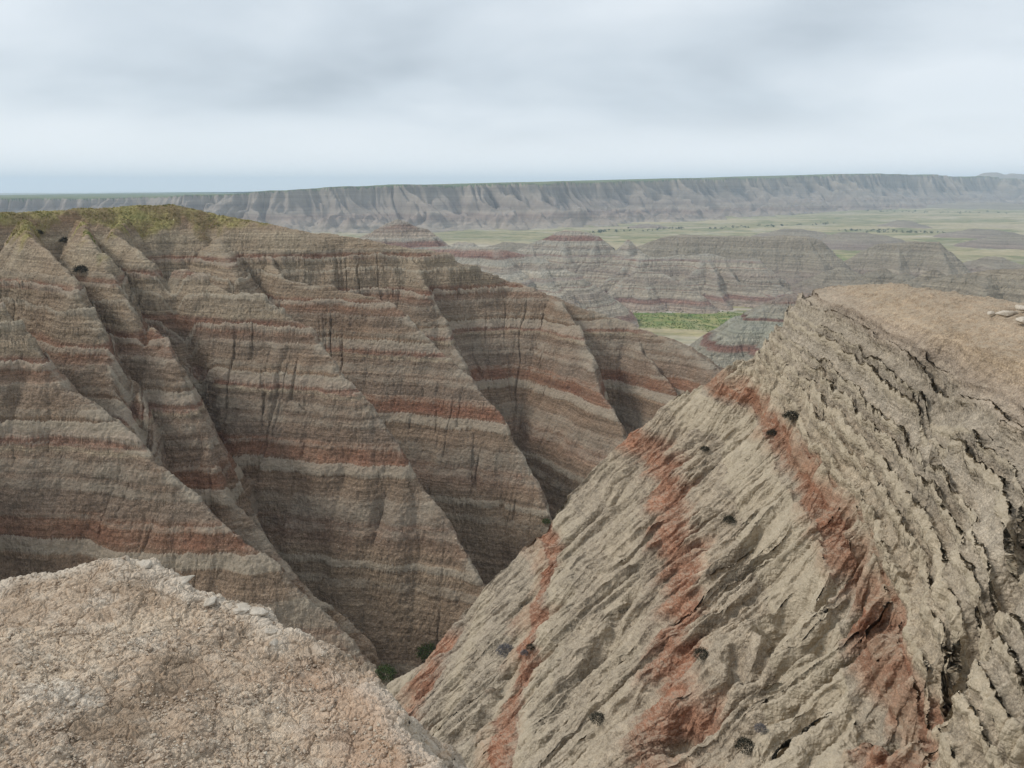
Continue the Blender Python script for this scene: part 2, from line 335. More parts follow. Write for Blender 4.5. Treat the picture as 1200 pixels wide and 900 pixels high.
for pts, dp, w_ in (([(140, 400, 114), (152, 450, 109), (162, 500, 104), (170, 540, 100)], 4, 1.1), ([(143, 345, 131), (170, 400, 123), (180, 440, 117)], 2, 1.0),
                    ([(265, 590, 102), (330, 665, 94), (410, 740, 86), (480, 800, 80)], 1.2, .6), ([(505, 570, 113), (528, 610, 108), (548, 650, 103), (582, 700, 97)], 3.0, .9), ([(610, 540, 125), (630, 590, 120), (655, 630, 113)], 2.5, .8), ([(735, 520, 127), (742, 545, 124)], 2.5, .8), ([(270, 330, 146), (300, 350, 136), (330, 380, 126)], 2, .8), ([(185, 300, 143), (200, 345, 135), (225, 400, 126), (245, 470, 115)], 3, 1.2)):
    wz = carve(WX, WY, wz, pts, dp, w_)
keep = (wz > -63.9) | (WR < 140)
crest_lit = .4 * np.exp(-(wd / 1.3) ** 2) * sstep(-.3, .4, fbm(WX / 6, WY / 6, 3, 68)) * sstep(-12, -16, wz)  # spur crests painted pale: light on their edges put into colour, with dry crust
turf = sstep(-.3, .3, fbm(WX / 10, WY / 10, 4, 701) + .5 * fbm(WX / 4, WY / 4, 3, 702) + (wz + 7.2) * .28) * sstep(R(-15.5), R(-17.5), WA)
canyon_wall = grid_mesh('canyon_wall', WX, WY, wz, M_wall, {'turf': turf, 'hard_or_lit': hardw * sstep(-5, -9, wz) + crest_lit}, keep)
tag(canyon_wall, 'tall banded clay canyon wall cut into steep spurs with a grassy top', 'canyon wall', 'structure')

# ---- near ridge --------------------------------------------------------------
PROF = (np.array([0, 1.7, 2.3, 3.2, 4.5, 6, 10.6, 16.2, 30, 60]), np.array([0, 1.1, 2.4, 4.3, 7.3, 8.7, 11.9, 16.7, 29, 57]))
PROFB = (np.array([0, 3, 60]), np.array([0, 1.6, 60]))
RIDGE_RIBS = [
    Rib([(1700, 480, 17), (1450, 405, 22.5), (1300, 372, 26.5), (1200, 353, 30.5), (1100, 339, 36), (1040, 331, 41), (990, 333, 45)], kl=1, kr=1, prof=PROF, w=1.2),
    Rib([(985, 334, 45), (930, 395, 45.8), (875, 440, 46.3), (845, 457, 46.5), (800, 506, 46.3), (740, 546, 46), (690, 608, 44), (620, 690, 41), (540, 752, 39.5), (470, 800, 38), (400, 850, 37)], kl=.85, kr=1.0, w=.8),
    Rib([(1330, 420, 25), (1250, 640, 22), (1200, 775, 20.3), (1130, 905, 18.0), (1070, 1010, 16.5)], kl=1.1, kr=1.0, w=.6),
]
def ridge_eval(RX, RY):
    nx = perlin(RX / 5, RY / 5, 102); ny = perlin(RX / 5, RY / 5, 109); nx2 = perlin(RX / 1.4, RY / 1.4, 103)
    rz, rq, rd, rs = ribs_height(RX + nx * .5 + nx2 * .18, RY + ny * .5 + nx2 * .12, RIDGE_RIBS, -48)
    rz_base = rz.copy()
    _n = RIDGE_RIBS[1].p[::-1]; yN = np.interp(RX, _n[:, 0], _n[:, 1]).astype(F); zN = np.interp(RX, _n[:, 0], _n[:, 2]).astype(F)
    zN = zN - .95 * np.maximum(_n[0, 0] - RX, 0); yN = yN + np.maximum(RX - _n[-1, 0], 0) * 1.0
    cl_ = zN + .3 - 1.35 * (np.sqrt(np.maximum(RY - yN, 0) ** 2 + .25) - .5)
    rz = np.where(RY > yN, np.minimum(rz, cl_), rz)
    q2 = RY - .42 * RX + .5 * perlin(RX / 3, RY / 3, 121) + .12 * perlin(RX / .8, RY / .8, 122)            # runnels follow the dip of the face
    drop = sstep(-6.5, -11, rz)
    b1 = billow(q2 / 4.2, RX / 40, 131); b2 = billow(q2 / 1.5, RX / 16, 133); b3 = billow(q2 / .55, RX / 8, 135)
    rz = rz + drop * (.6 * (np.minimum(b1, .8) - .5) + .8 * (np.minimum(b2, .6) - .3) + .42 * (np.minimum(b3, .5) - .25) * (.4 + sstep(-.3, .4, perlin(RX / 4, RY / 4, 137))))
    rz = rz - np.exp(-(perlin(q2 / 2.2, RX / 14, 138) / .06) ** 2) * sstep(-.1, .3, perlin(RX / 3, RY / 3, 139)) * drop * .5
    rz = rz + .26 * fbm(RX / 2.2, RY / 2.2, 5, 151) * sstep(-4.2, -7, rz) + .12 * fbm(RX / 1.5, RY / 1.5, 3, 155)
    for pts, dp, w_ in (([(1198, 715, 18.6), (1165, 770, 17.6), (1140, 815, 17), (1112, 880, 16)], 1.6, .35), ([(1112, 860, 16.4), (1075, 890, 16)], 1.4, .6),
                        ([(1010, 650, 24), (960, 700, 22.5), (925, 720, 22), (880, 790, 20)], .9, .28), ([(925, 715, 23), (915, 740, 22.3)], 1.3, .5),
                        ([(1095, 470, 28.5), (1090, 520, 27), (1085, 560, 25.5), (1092, 600, 24)], .8, .3), ([(870, 770, 21), (830, 850, 19), (800, 880, 18)], .7, .3),
                        ([(745, 660, 29), (720, 730, 27), (690, 800, 25)], .8, .35), ([(600, 800, 29), (560, 870, 26)], .8, .35), ([(800, 880, 19), (790, 930, 18)], 1.2, .6)):
        rz = carve(RX, RY, rz, pts, dp, w_)
    zs, hs = bed_table(23, -50, 0, .22, .7, .08)
    for lv, th in ((-5.5, .22), (-6.05, .3), (-6.75, .2), (-7.2, .34), (-7.95, .24), (-8.45, .3), (-9.15, .22), (-9.6, .3), (-10.3, .24)):
        hs = np.where((zs >= lv) & (zs < lv + th), 1.0, hs); hs = np.where((zs >= lv - .2) & (zs < lv), 0.0, hs)
    hardr = np.interp(.35 * rz + .65 * rz_base + .16 * fbm(RX / 5, RY / 5, 3, 161) + .05 * fbm(RX / .7, RY / .7, 2, 163), zs, hs).astype(F)
    return rz, rz_base, hardr
RX, RY, RR_, RA = polar(-16, 62, 260, geo(8.5, 75, 1400))
_z0, _b, _h = ridge_eval(RX, RY)
# spread the rows evenly along the slope, so that steep faces are as finely meshed as level ones
_k = np.ones(15) / 15
_zs = np.apply_along_axis(lambda a: np.convolve(np.pad(a, 7, mode='edge'), _k, mode='valid'), 0, _z0)
_dr = np.diff(RR_, axis=0); _dz = np.diff(_zs, axis=0)
_s = np.concatenate([np.zeros((1, RR_.shape[1])), np.cumsum(np.sqrt(_dr ** 2 + _dz ** 2) / RR_[1:], axis=0)], 0)
NR, NA = 1150, 1200
_rows = np.stack([np.interp(np.linspace(0, _s[-1, c_], NR), _s[:, c_], RR_[:, c_]) for c_ in range(RR_.shape[1])], 1)
_rows = np.apply_along_axis(lambda a: np.convolve(np.pad(a, 4, mode='edge'), np.ones(9) / 9, mode='valid'), 1, _rows)
_az = np.radians(np.linspace(-16, 62, NA)); _a0 = np.radians(np.linspace(-16, 62, 260))
RR_ = np.stack([np.interp(_az, _a0, _rows[r_]) for r_ in range(NR)], 0).astype(F)
RA = np.broadcast_to(_az[None].astype(F), RR_.shape)
RX = RR_ * np.sin(RA); RY = RR_ * np.cos(RA)
rz, rz_base, hardr = ridge_eval(RX, RY)
gr0 = np.gradient(rz_base, axis=0) / np.gradient(RR_, axis=0); gr1 = (np.gradient(rz_base, axis=1) - gr0 * np.gradient(RR_, axis=1)) / (RR_ * np.gradient(RA, axis=1))
gx = gr0 * np.sin(RA) + gr1 * np.cos(RA); gy = gr0 * np.cos(RA) - gr1 * np.sin(RA)
gl = np.sqrt(gx * gx + gy * gy) + .15
ledge = sstep(-5.0, -6.0, rz) * (.22 + .78 * sstep(-13, -9.5, rz)) * (.45 + .7 * sstep(-.4, .4, fbm(RX / 4, RY / 4, 3, 171)))
rz = rz + ((hardr - .3) * .34 + .06 * fbm(RX / .6, RY / .6, 3, 175)) * ledge
out_ = (hardr - .3) * .21 * ledge * (.35 + .9 * sstep(-.3, .35, fbm(RX / 1.6, RY / 1.6, 3, 177)))
q2 = RY - .42 * RX + .5 * perlin(RX / 3, RY / 3, 121) + .12 * perlin(RX / .8, RY / .8, 122)
RX2 = RX - gx / gl * out_; RY2 = RY - gy / gl * out_
ridge = grid_mesh('ridge', RX2, RY2, rz, M_ridge, {'hard_or_lit': hardr * sstep(-5, -7, rz), 'run': q2})
tag(ridge, 'near pale clay ridge with crumbling ledges and broken red bands', 'ridge', 'structure')

# ---- mound underfoot -----------------------------------------------------------
M_mound, t, b, out = new_mat('popcorn_clay')
g = t.pos(); P = g.outputs['Position']
big = t.noise(P, 1.1, 4, .6); mid = t.noise(P, 7, 5, .65); finen = t.noise(P, 60, 4, .7)
c = t.ramp(t.maprange(big, .40, .60, 0, 1), [(0, (.30, .225, .16)), (.5, (.44, .34, .25)), (1, (.53, .43, .325))])
c = t.mix(t.maprange(mid, .5, .7, 0, .65), c, (.56, .49, .40))
c = t.mix(t.maprange(t.noise(P, 2.3, 6, .68), .56, .66, 0, .75), c, (.60, .53, .44))
c = t.mix(t.maprange(t.noise(P, 3.1, 5, .66), .43, .34, 0, .6), c, (.24, .175, .125))
c = t.mix(1.0, c, t.ramp(t.maprange(finen, .3, .7, 0, 1), [(0, (.72, .70, .68)), (1, (1.28, 1.28, 1.27))]), 'MULTIPLY')
rim = t.attr('rim')
c = t.mix(t.math('MULTIPLY', t.maprange(t.math('ADD', rim, t.math('MULTIPLY', t.math('SUBTRACT', mid, .5), 1.2)), .45, .9, 0, 1), .8), c, (.58, .50, .405))
c = t.mix(t.maprange(t.attr('rust'), .2, .9, 0, .45), c, (.42, .27, .18))
t.link(c, b.inputs['Base Color'])
wv = t.node('ShaderNodeVectorMath', operation='ADD')
nv = t.node('ShaderNodeTexNoise'); t.link(P, nv.inputs['Vector']); nv.inputs['Scale'].default_value = 9; nv.inputs['Detail'].default_value = 3
sv = t.scale(nv.outputs['Color'], .07, .07, .07); t.link(P, wv.inputs[0]); t.link(sv, wv.inputs[1]); PW = wv.outputs[0]
crk = t.voro(PW, 14, 'DISTANCE_TO_EDGE'); crk = t.maprange(crk, 0, .10, 0, 1)
crk2 = t.maprange(t.voro(PW, 6, 'DISTANCE_TO_EDGE'), 0, .04, 0, 1)
lump = t.math('SUBTRACT', 1.0, t.voro(PW, 44)); lump2 = t.math('SUBTRACT', 1.0, t.voro(PW, 100))
lam = t.maprange(t.noise(P, 1.7, 3, .5), .42, .6, .25, 1.0)
h = t.math('ADD', t.math('MULTIPLY', t.math('MULTIPLY', lump, lam), .017), t.math('MULTIPLY', lump2, .007))
h = t.math('ADD', h, t.math('MULTIPLY', crk, .010)); h = t.math('ADD', h, t.math('MULTIPLY', crk2, .012))
h = t.math('ADD', h, t.math('MULTIPLY', t.noise(P, 11, 7, .65), .034))
set_disp(M_mound, t, out, t.math('SUBTRACT', h, .045), 1.0)

RIM = line([(-900, 700, 7.4), (-500, 730, 5.6), (-250, 725, 5.0), (-100, 712, 4.7), (0, 691, 4.8), (60, 672, 4.75), (130, 656, 4.6), (185, 657, 4.5), (230, 688, 4.25), (290, 706, 4.05), (315, 716, 3.95), (335, 738, 3.8), (400, 768, 3.55), (432, 796, 3.35), (480, 840, 2.95), (520, 897, 2.55), (560, 980, 2.1), (640, 1150, 1.6)])
def mound_height(X, Y):
    """level-ish top inside the rim line, steep outside"""
    best = np.full(X.shape, 1e9, F); wsum = np.zeros(X.shape, F); zr = np.zeros(X.shape, F)
    for a, b in zip(RIM[:-1], RIM[1:]):
        dx, dy = b[0] - a[0], b[1] - a[1]; l2 = dx * dx + dy * dy
        px = X - F(a[0]); py = Y - F(a[1]); tt = np.clip((px * F(dx) + py * F(dy)) / F(l2), 0, 1)
        d = np.hypot(px - tt * F(dx), py - tt * F(dy)); u = d < best
        best[u] = d[u]; wg = 1 / (d + F(.05)) ** 3; zr += wg * (F(a[2]) + tt * F(b[2] - a[2])); wsum += wg
    zr = zr / wsum
    poly = [(p[0], p[1]) for p in RIM] + [(1.4, -3.0), (-7.0, -3.0)]
    inside = np.zeros(X.shape, bool)
    for (x1, y1), (x2, y2) in zip(poly, poly[1:] + poly[:1]):
        cr = ((y1 > Y) != (y2 > Y))
        inside ^= cr & (X < F((x2 - x1)) * (Y - F(y1)) / F(y2 - y1 if abs(y2 - y1) > 1e-9 else 1e-9) + F(x1))
    jag = .085 * fbm(X * 2.6, Y * 2.6, 5, 211)
    dd = np.where(inside, best, -best) + jag
    zin = zr + (F(-1.72) - zr) * sstep(0, 2.6, dd) * .85
    zin = zin + .035 * np.exp(-((dd - .10) / .10) ** 2)
    return zin, dd, zr
MX, MY, MR, MA = polar(-100, 35, 1300, geo(.9, 9, 800))
zin, mdd, zr = mound_height(MX, MY)
o_ = np.maximum(-mdd, 0)
mz = np.where(mdd > 0, zin, zin - 1.45 * o_ - .25 * np.minimum(o_ * 6, 1) * .5)
mz = mz + .035 * fbm(MX * .9, MY * .9, 3, 221) * sstep(0, .5, mdd) + .02 * fbm(MX * 6, MY * 6, 3, 225) + .12 * fbm(MX * 1.6, MY * 1.6, 4, 227) * sstep(0, .5, -mdd)
rimv = np.exp(-(np.maximum(mdd - .05, 0) / .16) ** 2) * (.55 + .6 * fbm(MX * 2.5, MY * 2.5, 3, 231)) + .3 * np.exp(-(np.maximum(mdd, 0) / .8) ** 2)
rust = np.exp(-((mdd - .22) / .22) ** 2) * sstep(-1.7, -1.1, MX) * sstep(3.7, 3.2, MR)
mound = grid_mesh('mound', MX, MY, mz, M_mound, {'rim': rimv, 'rust': rust})
tag(mound, 'cracked pale clay mound at the viewer\'s feet with a white crusted rim', 'mound', 'structure')

# ------------------------------------------------------------------ valley floor
def zg(d): return -95 + 27 * sstep(700, 4200, d) + 40 * sstep(4500, 12000, d)
GX_, GY_, GR_, GA_ = polar(-180, 180, 900, np.concatenate([[0.5], geo(60, 300, 20), geo(310, 6000, 460), geo(6200, 11800, 24)]))
gz = zg(GR_) + 2.2 * fbm(GX_ / 130, GY_ / 130, 4, 301) * sstep(100, 400, GR_) * sstep(9000, 4000, GR_) + .6 * fbm(GX_ / 22, GY_ / 22, 3, 305)
M_ground, t, b, out = new_mat('prairie_floor')
g = t.pos(); P = g.outputs['Position']
n1 = t.noise(t.scale(P, .0012, .0042, 0), 1.0, 6, .62); n2 = t.noise(t.scale(P, .006, .012, 0), 1.0, 6, .65); n3 = t.noise(P, .08, 5, .65)
c = t.ramp(t.maprange(n1, .3, .7, 0, 1), [(0, (.27, .205, .155)), (.22, (.38, .32, .21)), (.42, (.36, .305, .175)), (.50, (.15, .165, .07)), (.56, (.35, .295, .175)), (.68, (.17, .18, .08)), (.74, (.38, .32, .22)), (1, (.26, .235, .13))])
c = t.mix(t.maprange(n2, .55, .66, 0, .75), c, (.46, .41, .33))
c = t.mix(t.maprange(n2, .42, .34, 0, .6), c, (.14, .155, .07))
c = t.mix(1.0, c, t.ramp(t.maprange(n3, .3, .7, 0, 1), [(0, (.75, .77, .75)), (1, (1.22, 1.2, 1.2))]), 'MULTIPLY')
c = t.mix(t.attr('lush'), c, t.mix(t.maprange(n3, .40, .58, 0, 1), (.10, .17, .04), (.27, .265, .10)))
c = t.mix(t.attr('wash'), c, t.mix(t.maprange(n3, .4, .6, 0, 1), (.45, .40, .34), (.36, .30, .25)))
t.link(c, b.inputs['Base Color'])
set_disp(M_ground, t, out, t.math('MULTIPLY', t.noise(P, .15, 5, .65), 1.6), 1.0, 'BUMP')
def blob(u, v, d, ru, rv, seed, e=.35):
    x, y, _ = at(u, v, d)
    q = np.hypot((GX_ - x) / ru, (GY_ - y) / rv) + e * fbm(GX_ / (ru * .45), GY_ / (rv * .45), 4, seed)
    return sstep(1.05, .8, q)
lush = np.clip(blob(805, 374, 575, 80, 60, 311) + blob(720, 368, 600, 25, 40, 313) + .9 * blob(700, 345, 660, 16, 30, 317) + .8 * blob(905, 335, 790, 60, 40, 329) + .6 * blob(990, 284, 1150, 60, 70, 331) + .5 * blob(1150, 300, 1000, 60, 60, 333), 0, 1)
lush = lush * (.55 + .45 * sstep(-.3, .3, fbm(GX_ / 14, GY_ / 14, 4, 319)))
wash = np.clip(blob(800, 412, 440, 40, 45, 321) + blob(770, 364, 620, 80, 12, 323) + blob(900, 328, 800, 40, 14, 325, .2) * .7, 0, 1)
ground = grid_mesh('ground', GX_, GY_, gz, M_ground, {'lush': lush, 'wash': wash})
tag(ground, 'wide prairie valley floor in green, straw and bare clay patches', 'ground', 'structure')

# ------------------------------------------------------------------ banded hills of the valley
zsh, hsh = bed_table(77, -105, 0, 1.0, 3.0, .2)
def hill(label, ribs, res, mat=None, rill=1.0, seed=0, flat=None, pad=60, cat='hill'):
    allp = np.concatenate([r.p for r in ribs]); mn = allp[:, :2].min(0) - pad; mx = allp[:, :2].max(0) + pad
    xs = np.arange(mn[0], mx[0], res); ys = np.arange(mn[1], mx[1], res)
    X, Y = np.meshgrid(xs, ys); X = X.astype(F); Y = Y.astype(F)
    s = res
    wx = 2.2 * perlin(X / 30, Y / 30, seed) + 1.0 * perlin(X / 9, Y / 9, seed + 1); wy = 3.0 * perlin(X / 30, Y / 30, seed + 2) + 1.0 * perlin(X / 9, Y / 9, seed + 3)
    z, q, d, _ = ribs_height(X + wx, Y + wy, ribs, -300)
    grow = sstep(0, 18, d)
    qn = q + 2.5 * perlin(X / 18, Y / 18, seed + 4)
    z = z + rill * (grow * (3.4 * (np.minimum(billow(qn / 22, d / 150, seed + 5), .8) - .5) + 1.9 * (np.minimum(billow(qn / 8, d / 90, seed + 6), .6) - .3)) + sstep(0, 6, d) * 1.3 * (np.minimum(billow(qn / 3.2, d / 50, seed + 7), .5) - .25))
    z = z + 1.0 * fbm(X / 25, Y / 25, 3, seed + 8)
    h = np.interp(z + .8 * fbm(X / 60, Y / 60, 2, seed + 9), zsh, hsh).astype(F)
    z = z + (h - .3) * .8
    h = h * .8 + .5 * np.exp(-(d / 3.5) ** 2) * sstep(-.2, .4, fbm(X / 20, Y / 20, 2, seed + 10))  # rib crests painted paler too, for the light along them and bleached crust
    gd = zg(np.hypot(X, Y))
    # soften into a fan at the foot
    k = 5.0; t_ = z - gd
    keep = t_ > -4
    o = grid_mesh('hill', X, Y, z, mat or M_hill, {'hard_or_lit': h}, keep)
    tag(o, label, cat, 'structure')
    return o
K = dict(kl=.9, kr=.9, w=1)
hill('pink topped clay peak beyond the canyon rim', [Rib([(390, 295, 690), (430, 273, 690), (452, 262, 698), (466, 256, 700), (482, 262, 700), (500, 268, 698), (530, 289, 690), (575, 312, 680)], **K), Rib([(466, 256, 700), (470, 280, 680), (474, 320, 650)], **K), Rib([(500, 268, 698), (530, 310, 660)], **K)], 1.0, seed=401)
hill('long low hill ruled with dark red bands', [Rib([(505, 290, 590), (545, 293, 580), (580, 290, 575), (625, 300, 575), (650, 312, 560)], kl=.6, kr=.6, w=4), Rib([(580, 290, 575), (592, 318, 530), (600, 345, 490)], kl=.6, kr=.6, w=5), Rib([(625, 300, 575), (640, 330, 530), (655, 352, 500)], kl=.6, kr=.6, w=4)], .9, seed=421)
hill('tall butte with a dark red cap and fluted grey flanks', [Rib([(590, 300, 770), (625, 286, 770), (650, 273, 772), (660, 269, 774), (678, 270, 772), (700, 276, 768), (720, 293, 760), (745, 300, 750)], **K), Rib([(660, 270, 774), (662, 300, 735), (666, 335, 700)], **K), Rib([(625, 286, 770), (628, 320, 720), (632, 350, 680)], **K), Rib([(700, 276, 768), (690, 305, 735), (655, 345, 690), (648, 355, 680)], **K)], 1.0, seed=441)
hill('small pink cone beside the red capped butte', [Rib([(722, 292, 760), (735, 281, 765), (748, 292, 760)], **K), Rib([(735, 281, 765), (737, 300, 740)], **K)], 1.0, seed=455)
hill('grey hill of many spurs with a bright red tip', [Rib([(690, 318, 718), (715, 305, 723), (740, 303, 718), (753, 297, 716), (770, 302, 718), (800, 299, 728)], **K), Rib([(740, 303, 718), (715, 328, 683), (685, 348, 653), (665, 357, 640)], **K), Rib([(753, 298, 716), (742, 318, 688), (715, 340, 658), (690, 360, 628)], **K)], .9, seed=461)
hill('smooth grey dome standing at the edge of the green flat', [Rib([(698, 358, 620), (715, 345, 628), (735, 328, 643), (756, 316, 653), (775, 320, 650), (800, 332, 640), (822, 346, 628), (832, 360, 618)], kl=.95, kr=.95, w=3), Rib([(756, 316, 653), (758, 340, 628), (765, 360, 613)], kl=.9, kr=.9, w=4)], .8, seed=471)
hill('broad grey hill with a flat white crest', [Rib([(790, 303, 730), (815, 299, 728), (830, 297, 725), (850, 301, 722), (868, 303, 722), (885, 303, 720), (900, 320, 712), (912, 338, 700)], kl=.85, kr=.85, w=4), Rib([(830, 298, 725), (815, 318, 690), (795, 330, 665), (788, 340, 655)], **K), Rib([(845, 300, 722), (865, 330, 680), (895, 345, 660), (910, 352, 655)], **K), Rib([(830, 298, 725), (838, 325, 680), (850, 356, 640)], **K)], .9, seed=481)
hill('long flat topped mesa of grey clay', [Rib([(745, 290, 900), (775, 278, 890), (805, 276, 885), (860, 277, 880), (915, 276, 875), (945, 277, 872), (962, 283, 868), (975, 298, 860)], kl=.9, kr=.95, w=3), Rib([(792, 277, 888), (790, 295, 865)], kl=1, kr=1, w=3), Rib([(945, 277, 872), (958, 300, 845), (968, 320, 820)], kl=.95, kr=.95, w=2)], 1.1, mat=M_hill2, seed=491)
hill('short square topped mesa of grey clay', [Rib([(975, 312, 900), (1005, 296, 900), (1030, 286, 905), (1062, 283, 905), (1100, 284, 900), (1112, 297, 890), (1122, 312, 880)], kl=1.0, kr=1.05, w=2), Rib([(1052, 284, 905), (1055, 318, 860)], **K), Rib([(1100, 285, 900), (1112, 322, 850)], **K)], 1.1, mat=M_hill2, seed=501)
hill('near banded grey spur with three dark red beds', [Rib([(1010, 352, 395), (955, 345, 400), (925, 347, 392), (905, 353, 384), (882, 369, 374), (855, 395, 360), (832, 422, 348), (815, 438, 342)], kl=.75, kr=.75, w=3), Rib([(925, 347, 392), (900, 400, 355), (870, 450, 325)], kl=.75, kr=.75, w=3), Rib([(955, 345, 400), (950, 400, 350)], kl=.75, kr=.75, w=3)], .55, mat=M_hill3, seed=511, pad=55)
hill('dark banded hill behind the near ridge crest', [Rib([(1085, 332, 520), (1120, 322, 520), (1160, 317, 520), (1200, 316, 515), (1280, 322, 500), (1350, 340, 480)], **K), Rib([(1160, 317, 520), (1150, 350, 480)], **K)], .8, mat=M_hill2, seed=521)
hill('low grey knoll with a rounded crown', [Rib([(955, 325, 720), (985, 313, 725), (1010, 324, 715)], kl=.5, kr=.5, w=4)], 1.0, mat=M_hill2, seed=531)
hill('pair of small pointed tan knolls', [Rib([(1010, 326, 640), (1034, 315, 645), (1050, 324, 640), (1062, 320, 635), (1075, 328, 630)], kl=.7, kr=.7, w=2)], .9, mat=M_hill2, seed=541)
hill('small sharp tan knoll beside the dark banded hill', [Rib([(1070, 326, 600), (1093, 314, 605), (1110, 326, 600)], kl=.8, kr=.8, w=2)], .9, mat=M_hill2, seed=551)
for i, (u, v, d, wd_, lab) in enumerate([(1150, 268, 1750, 60, 'flat purple grey mound out on the straw coloured flat'), (1185, 275, 1500, 50, 'low purple mound at the far side of the pale wash'), (930, 268, 1500, 50, 'low dark mound beyond the long flat topped mesa'), (1000, 272, 1420, 60, 'low dark mound between the two flat topped mesas'),
                                        (880, 252, 2600, 70, 'faint low mound near the foot of the far scarp'), (1150, 237, 3600, 120, 'dark low rise under the end of the far scarp'), (960, 240, 3300, 90, 'isolated grey rise before the far scarp'), (600, 284, 900, 40, 'small pink mound left of the red capped butte')]):
    hill(lab, [Rib([(u - wd_ * .6, v + 4, d), (u - wd_ * .2, v, d), (u + wd_ * .2, v + .5, d), (u + wd_ * .6, v + 4, d)], kl=.35, kr=.35, w=6)], d / 500, seed=561 + i * 11, pad=80, mat=M_hill2, rill=.6, cat='mound')

for i, (u, v, d, wd_, k_, lab) in enumerate([(640, 352, 500, 26, .7, 'small pale mound peeping over the right end of the canyon rim'), (690, 352, 590, 22, .7, 'small pink footed mound left of the smooth grey dome'), (905, 333, 700, 30, .5, 'low pale mound behind the banded spur'),
        (1010, 330, 560, 26, .6, 'rounded tan knoll just over the skyline of the near ridge'), (925, 320, 800, 40, .45, 'low grey apron at the foot of the long mesa'), (740, 288, 950, 40, .5, 'faint grey hillock left of the long mesa'), (545, 284, 830, 46, .5, 'pale pink hummock right of the pink topped peak'),
        (1165, 300, 1000, 50, .4, 'broad dark swell right of the short mesa'), (1060, 258, 2100, 50, .3, 'low mauve swell halfway across the flat'), (760, 262, 1900, 60, .3, 'thin mauve swell under the flutes of the scarp')]):
    hill(lab, [Rib([(u - wd_ * .6, v + 8, d), (u - wd_ * .15, v, d), (u + wd_ * .15, v + 1, d * .99), (u + wd_ * .6, v + 9, d * .98)], kl=k_, kr=k_, w=2), Rib([(u, v, d), (u + 3, v + 14, d * .95)], kl=k_, kr=k_, w=2)], max(.7, d / 750), seed=761 + i * 11, mat=M_hill if i in (0, 1, 2, 6) else M_hill2, pad=60, cat='mound')
# trees along the far creeks
r = random.Random(11); V, Fc = [], []
for (u0, v0, u1, v1, n) in ((985, 270, 1115, 274, 60), (690, 272, 800, 268, 45), (830, 268, 980, 262, 50), (1000, 247, 1190, 250, 45), (900, 282, 1000, 280, 20)):
    for _ in range(n):
        f = r.random(); u = u0 + (u1 - u0) * f + r.gauss(0, 3); v = v0 + (v1 - v0) * f + r.gauss(0, .8)
        x, y, z = at(u, v, 1.0); d = 90.0 / max(-z, .02)
        for _i in range(6): d = -zg(np.float64(d)) / -z if z < 0 else d
        x, y = x * d, y * d; s = r.uniform(1.2, 3.2); z0 = float(zg(np.float64(d)))
        for _k in range(26):
            p = Vector((r.gauss(0, .55), r.gauss(0, .55), r.uniform(.1, 1.5))) * s; a = Vector((r.gauss(0, 1), r.gauss(0, 1), r.gauss(0, 1))).normalized() * s * .55; b2_ = a.orthogonal().normalized() * s * .4
            k = len(V); o3 = Vector((x, y, z0)) + p; V += [o3 - a, o3 + a, o3 + b2_]; Fc.append((k, k + 1, k + 2))
FAR_TREES = (V, Fc)

# ------------------------------------------------------------------ far scarp and the upland behind it
FRONT = [(-420, 233, 2600), (-150, 233, 2300), (60, 232.5, 2150), (200, 230, 2050), (290, 225.5, 1980), (350, 221.5, 1960), (420, 218.2, 1980), (510, 216.5, 2020), (600, 215.5, 2120), (700, 213, 2350), (800, 210.5, 2700), (880, 208, 3100), (960, 206, 3500), (1050, 203, 3900), (1085, 205, 4100), (1130, 208, 4400), (1150, 206.5, 4500), (1200, 211, 4900), (1300, 212, 5600), (1500, 210, 6500)]
FP = line(FRONT)
sl = np.concatenate([[0], np.cumsum(np.hypot(*(FP[1:, :2] - FP[:-1, :2]).T))])
S = np.arange(0, sl[-1], 3.2)
fx = np.interp(S, sl, FP[:, 0]); fy = np.interp(S, sl, FP[:, 1]); fz = np.interp(S, sl, FP[:, 2])
ker = np.hanning(161); ker /= ker.sum()
sm = lambda a: np.convolve(np.pad(a, 80, mode='edge'), ker, mode='valid')
fx, fy = sm(fx), sm(fy); fz = fz + 3.0 * fbm(S / 130, S * 0, 4, 607) * (1 + fz / 80)
tx, ty = np.gradient(fx), np.gradient(fy); tl = np.hypot(tx, ty); nxn, nyn = sm(ty / tl), sm(-tx / tl)       # outward, towards the valley
T = np.concatenate([-geo(6500, 30, 28), np.linspace(-26, 330, 110)])
SS, TT = np.meshgrid(S, T); SS = SS.astype(F); TT = TT.astype(F)
X = fx[None] + nxn[None] * TT; Y = fy[None] + nyn[None] * TT
X = X.astype(F); Y = Y.astype(F)
ztop = np.broadcast_to(fz[None], X.shape).astype(F)
ztop = np.where(TT < 0, ztop + (-14 - ztop) * sstep(100, 3500, -TT), ztop)
base = zg(np.hypot(X, Y))
hgt = ztop - base
SW = SS + 45 * fbm(SS / 210, TT / 260, 3, 609)
b1 = billow(SW / 88 + .3 * perlin(SS / 60, TT / 60, 611), TT / 700, 613); b2 = billow(SW / 30 + .3 * perlin(SS / 30, TT / 60, 615), TT / 500, 617); b3 = billow(SW / 12, TT / 260, 619)
spur = np.minimum(b1, .9)
b0 = billow(SS / 230, TT / 3000, 603)
nr = sstep(-60, 0, TT)
tw = TT + nr * (50 * (.55 - np.minimum(b0, 1)) + (32 + .62 * np.clip(TT, 0, 150)) * (.45 - spur) + (26 + .16 * np.clip(TT, 0, 150)) * (.4 - np.minimum(b2, .8)) + 11 * (.3 - np.minimum(b3, .6)))
fall = np.interp(tw, [-30, 0, 6, 20, 45, 95, 170, 300], [0, 0, .10, .27, .44, .68, .90, 1.04]).astype(F)
z = ztop - hgt * fall
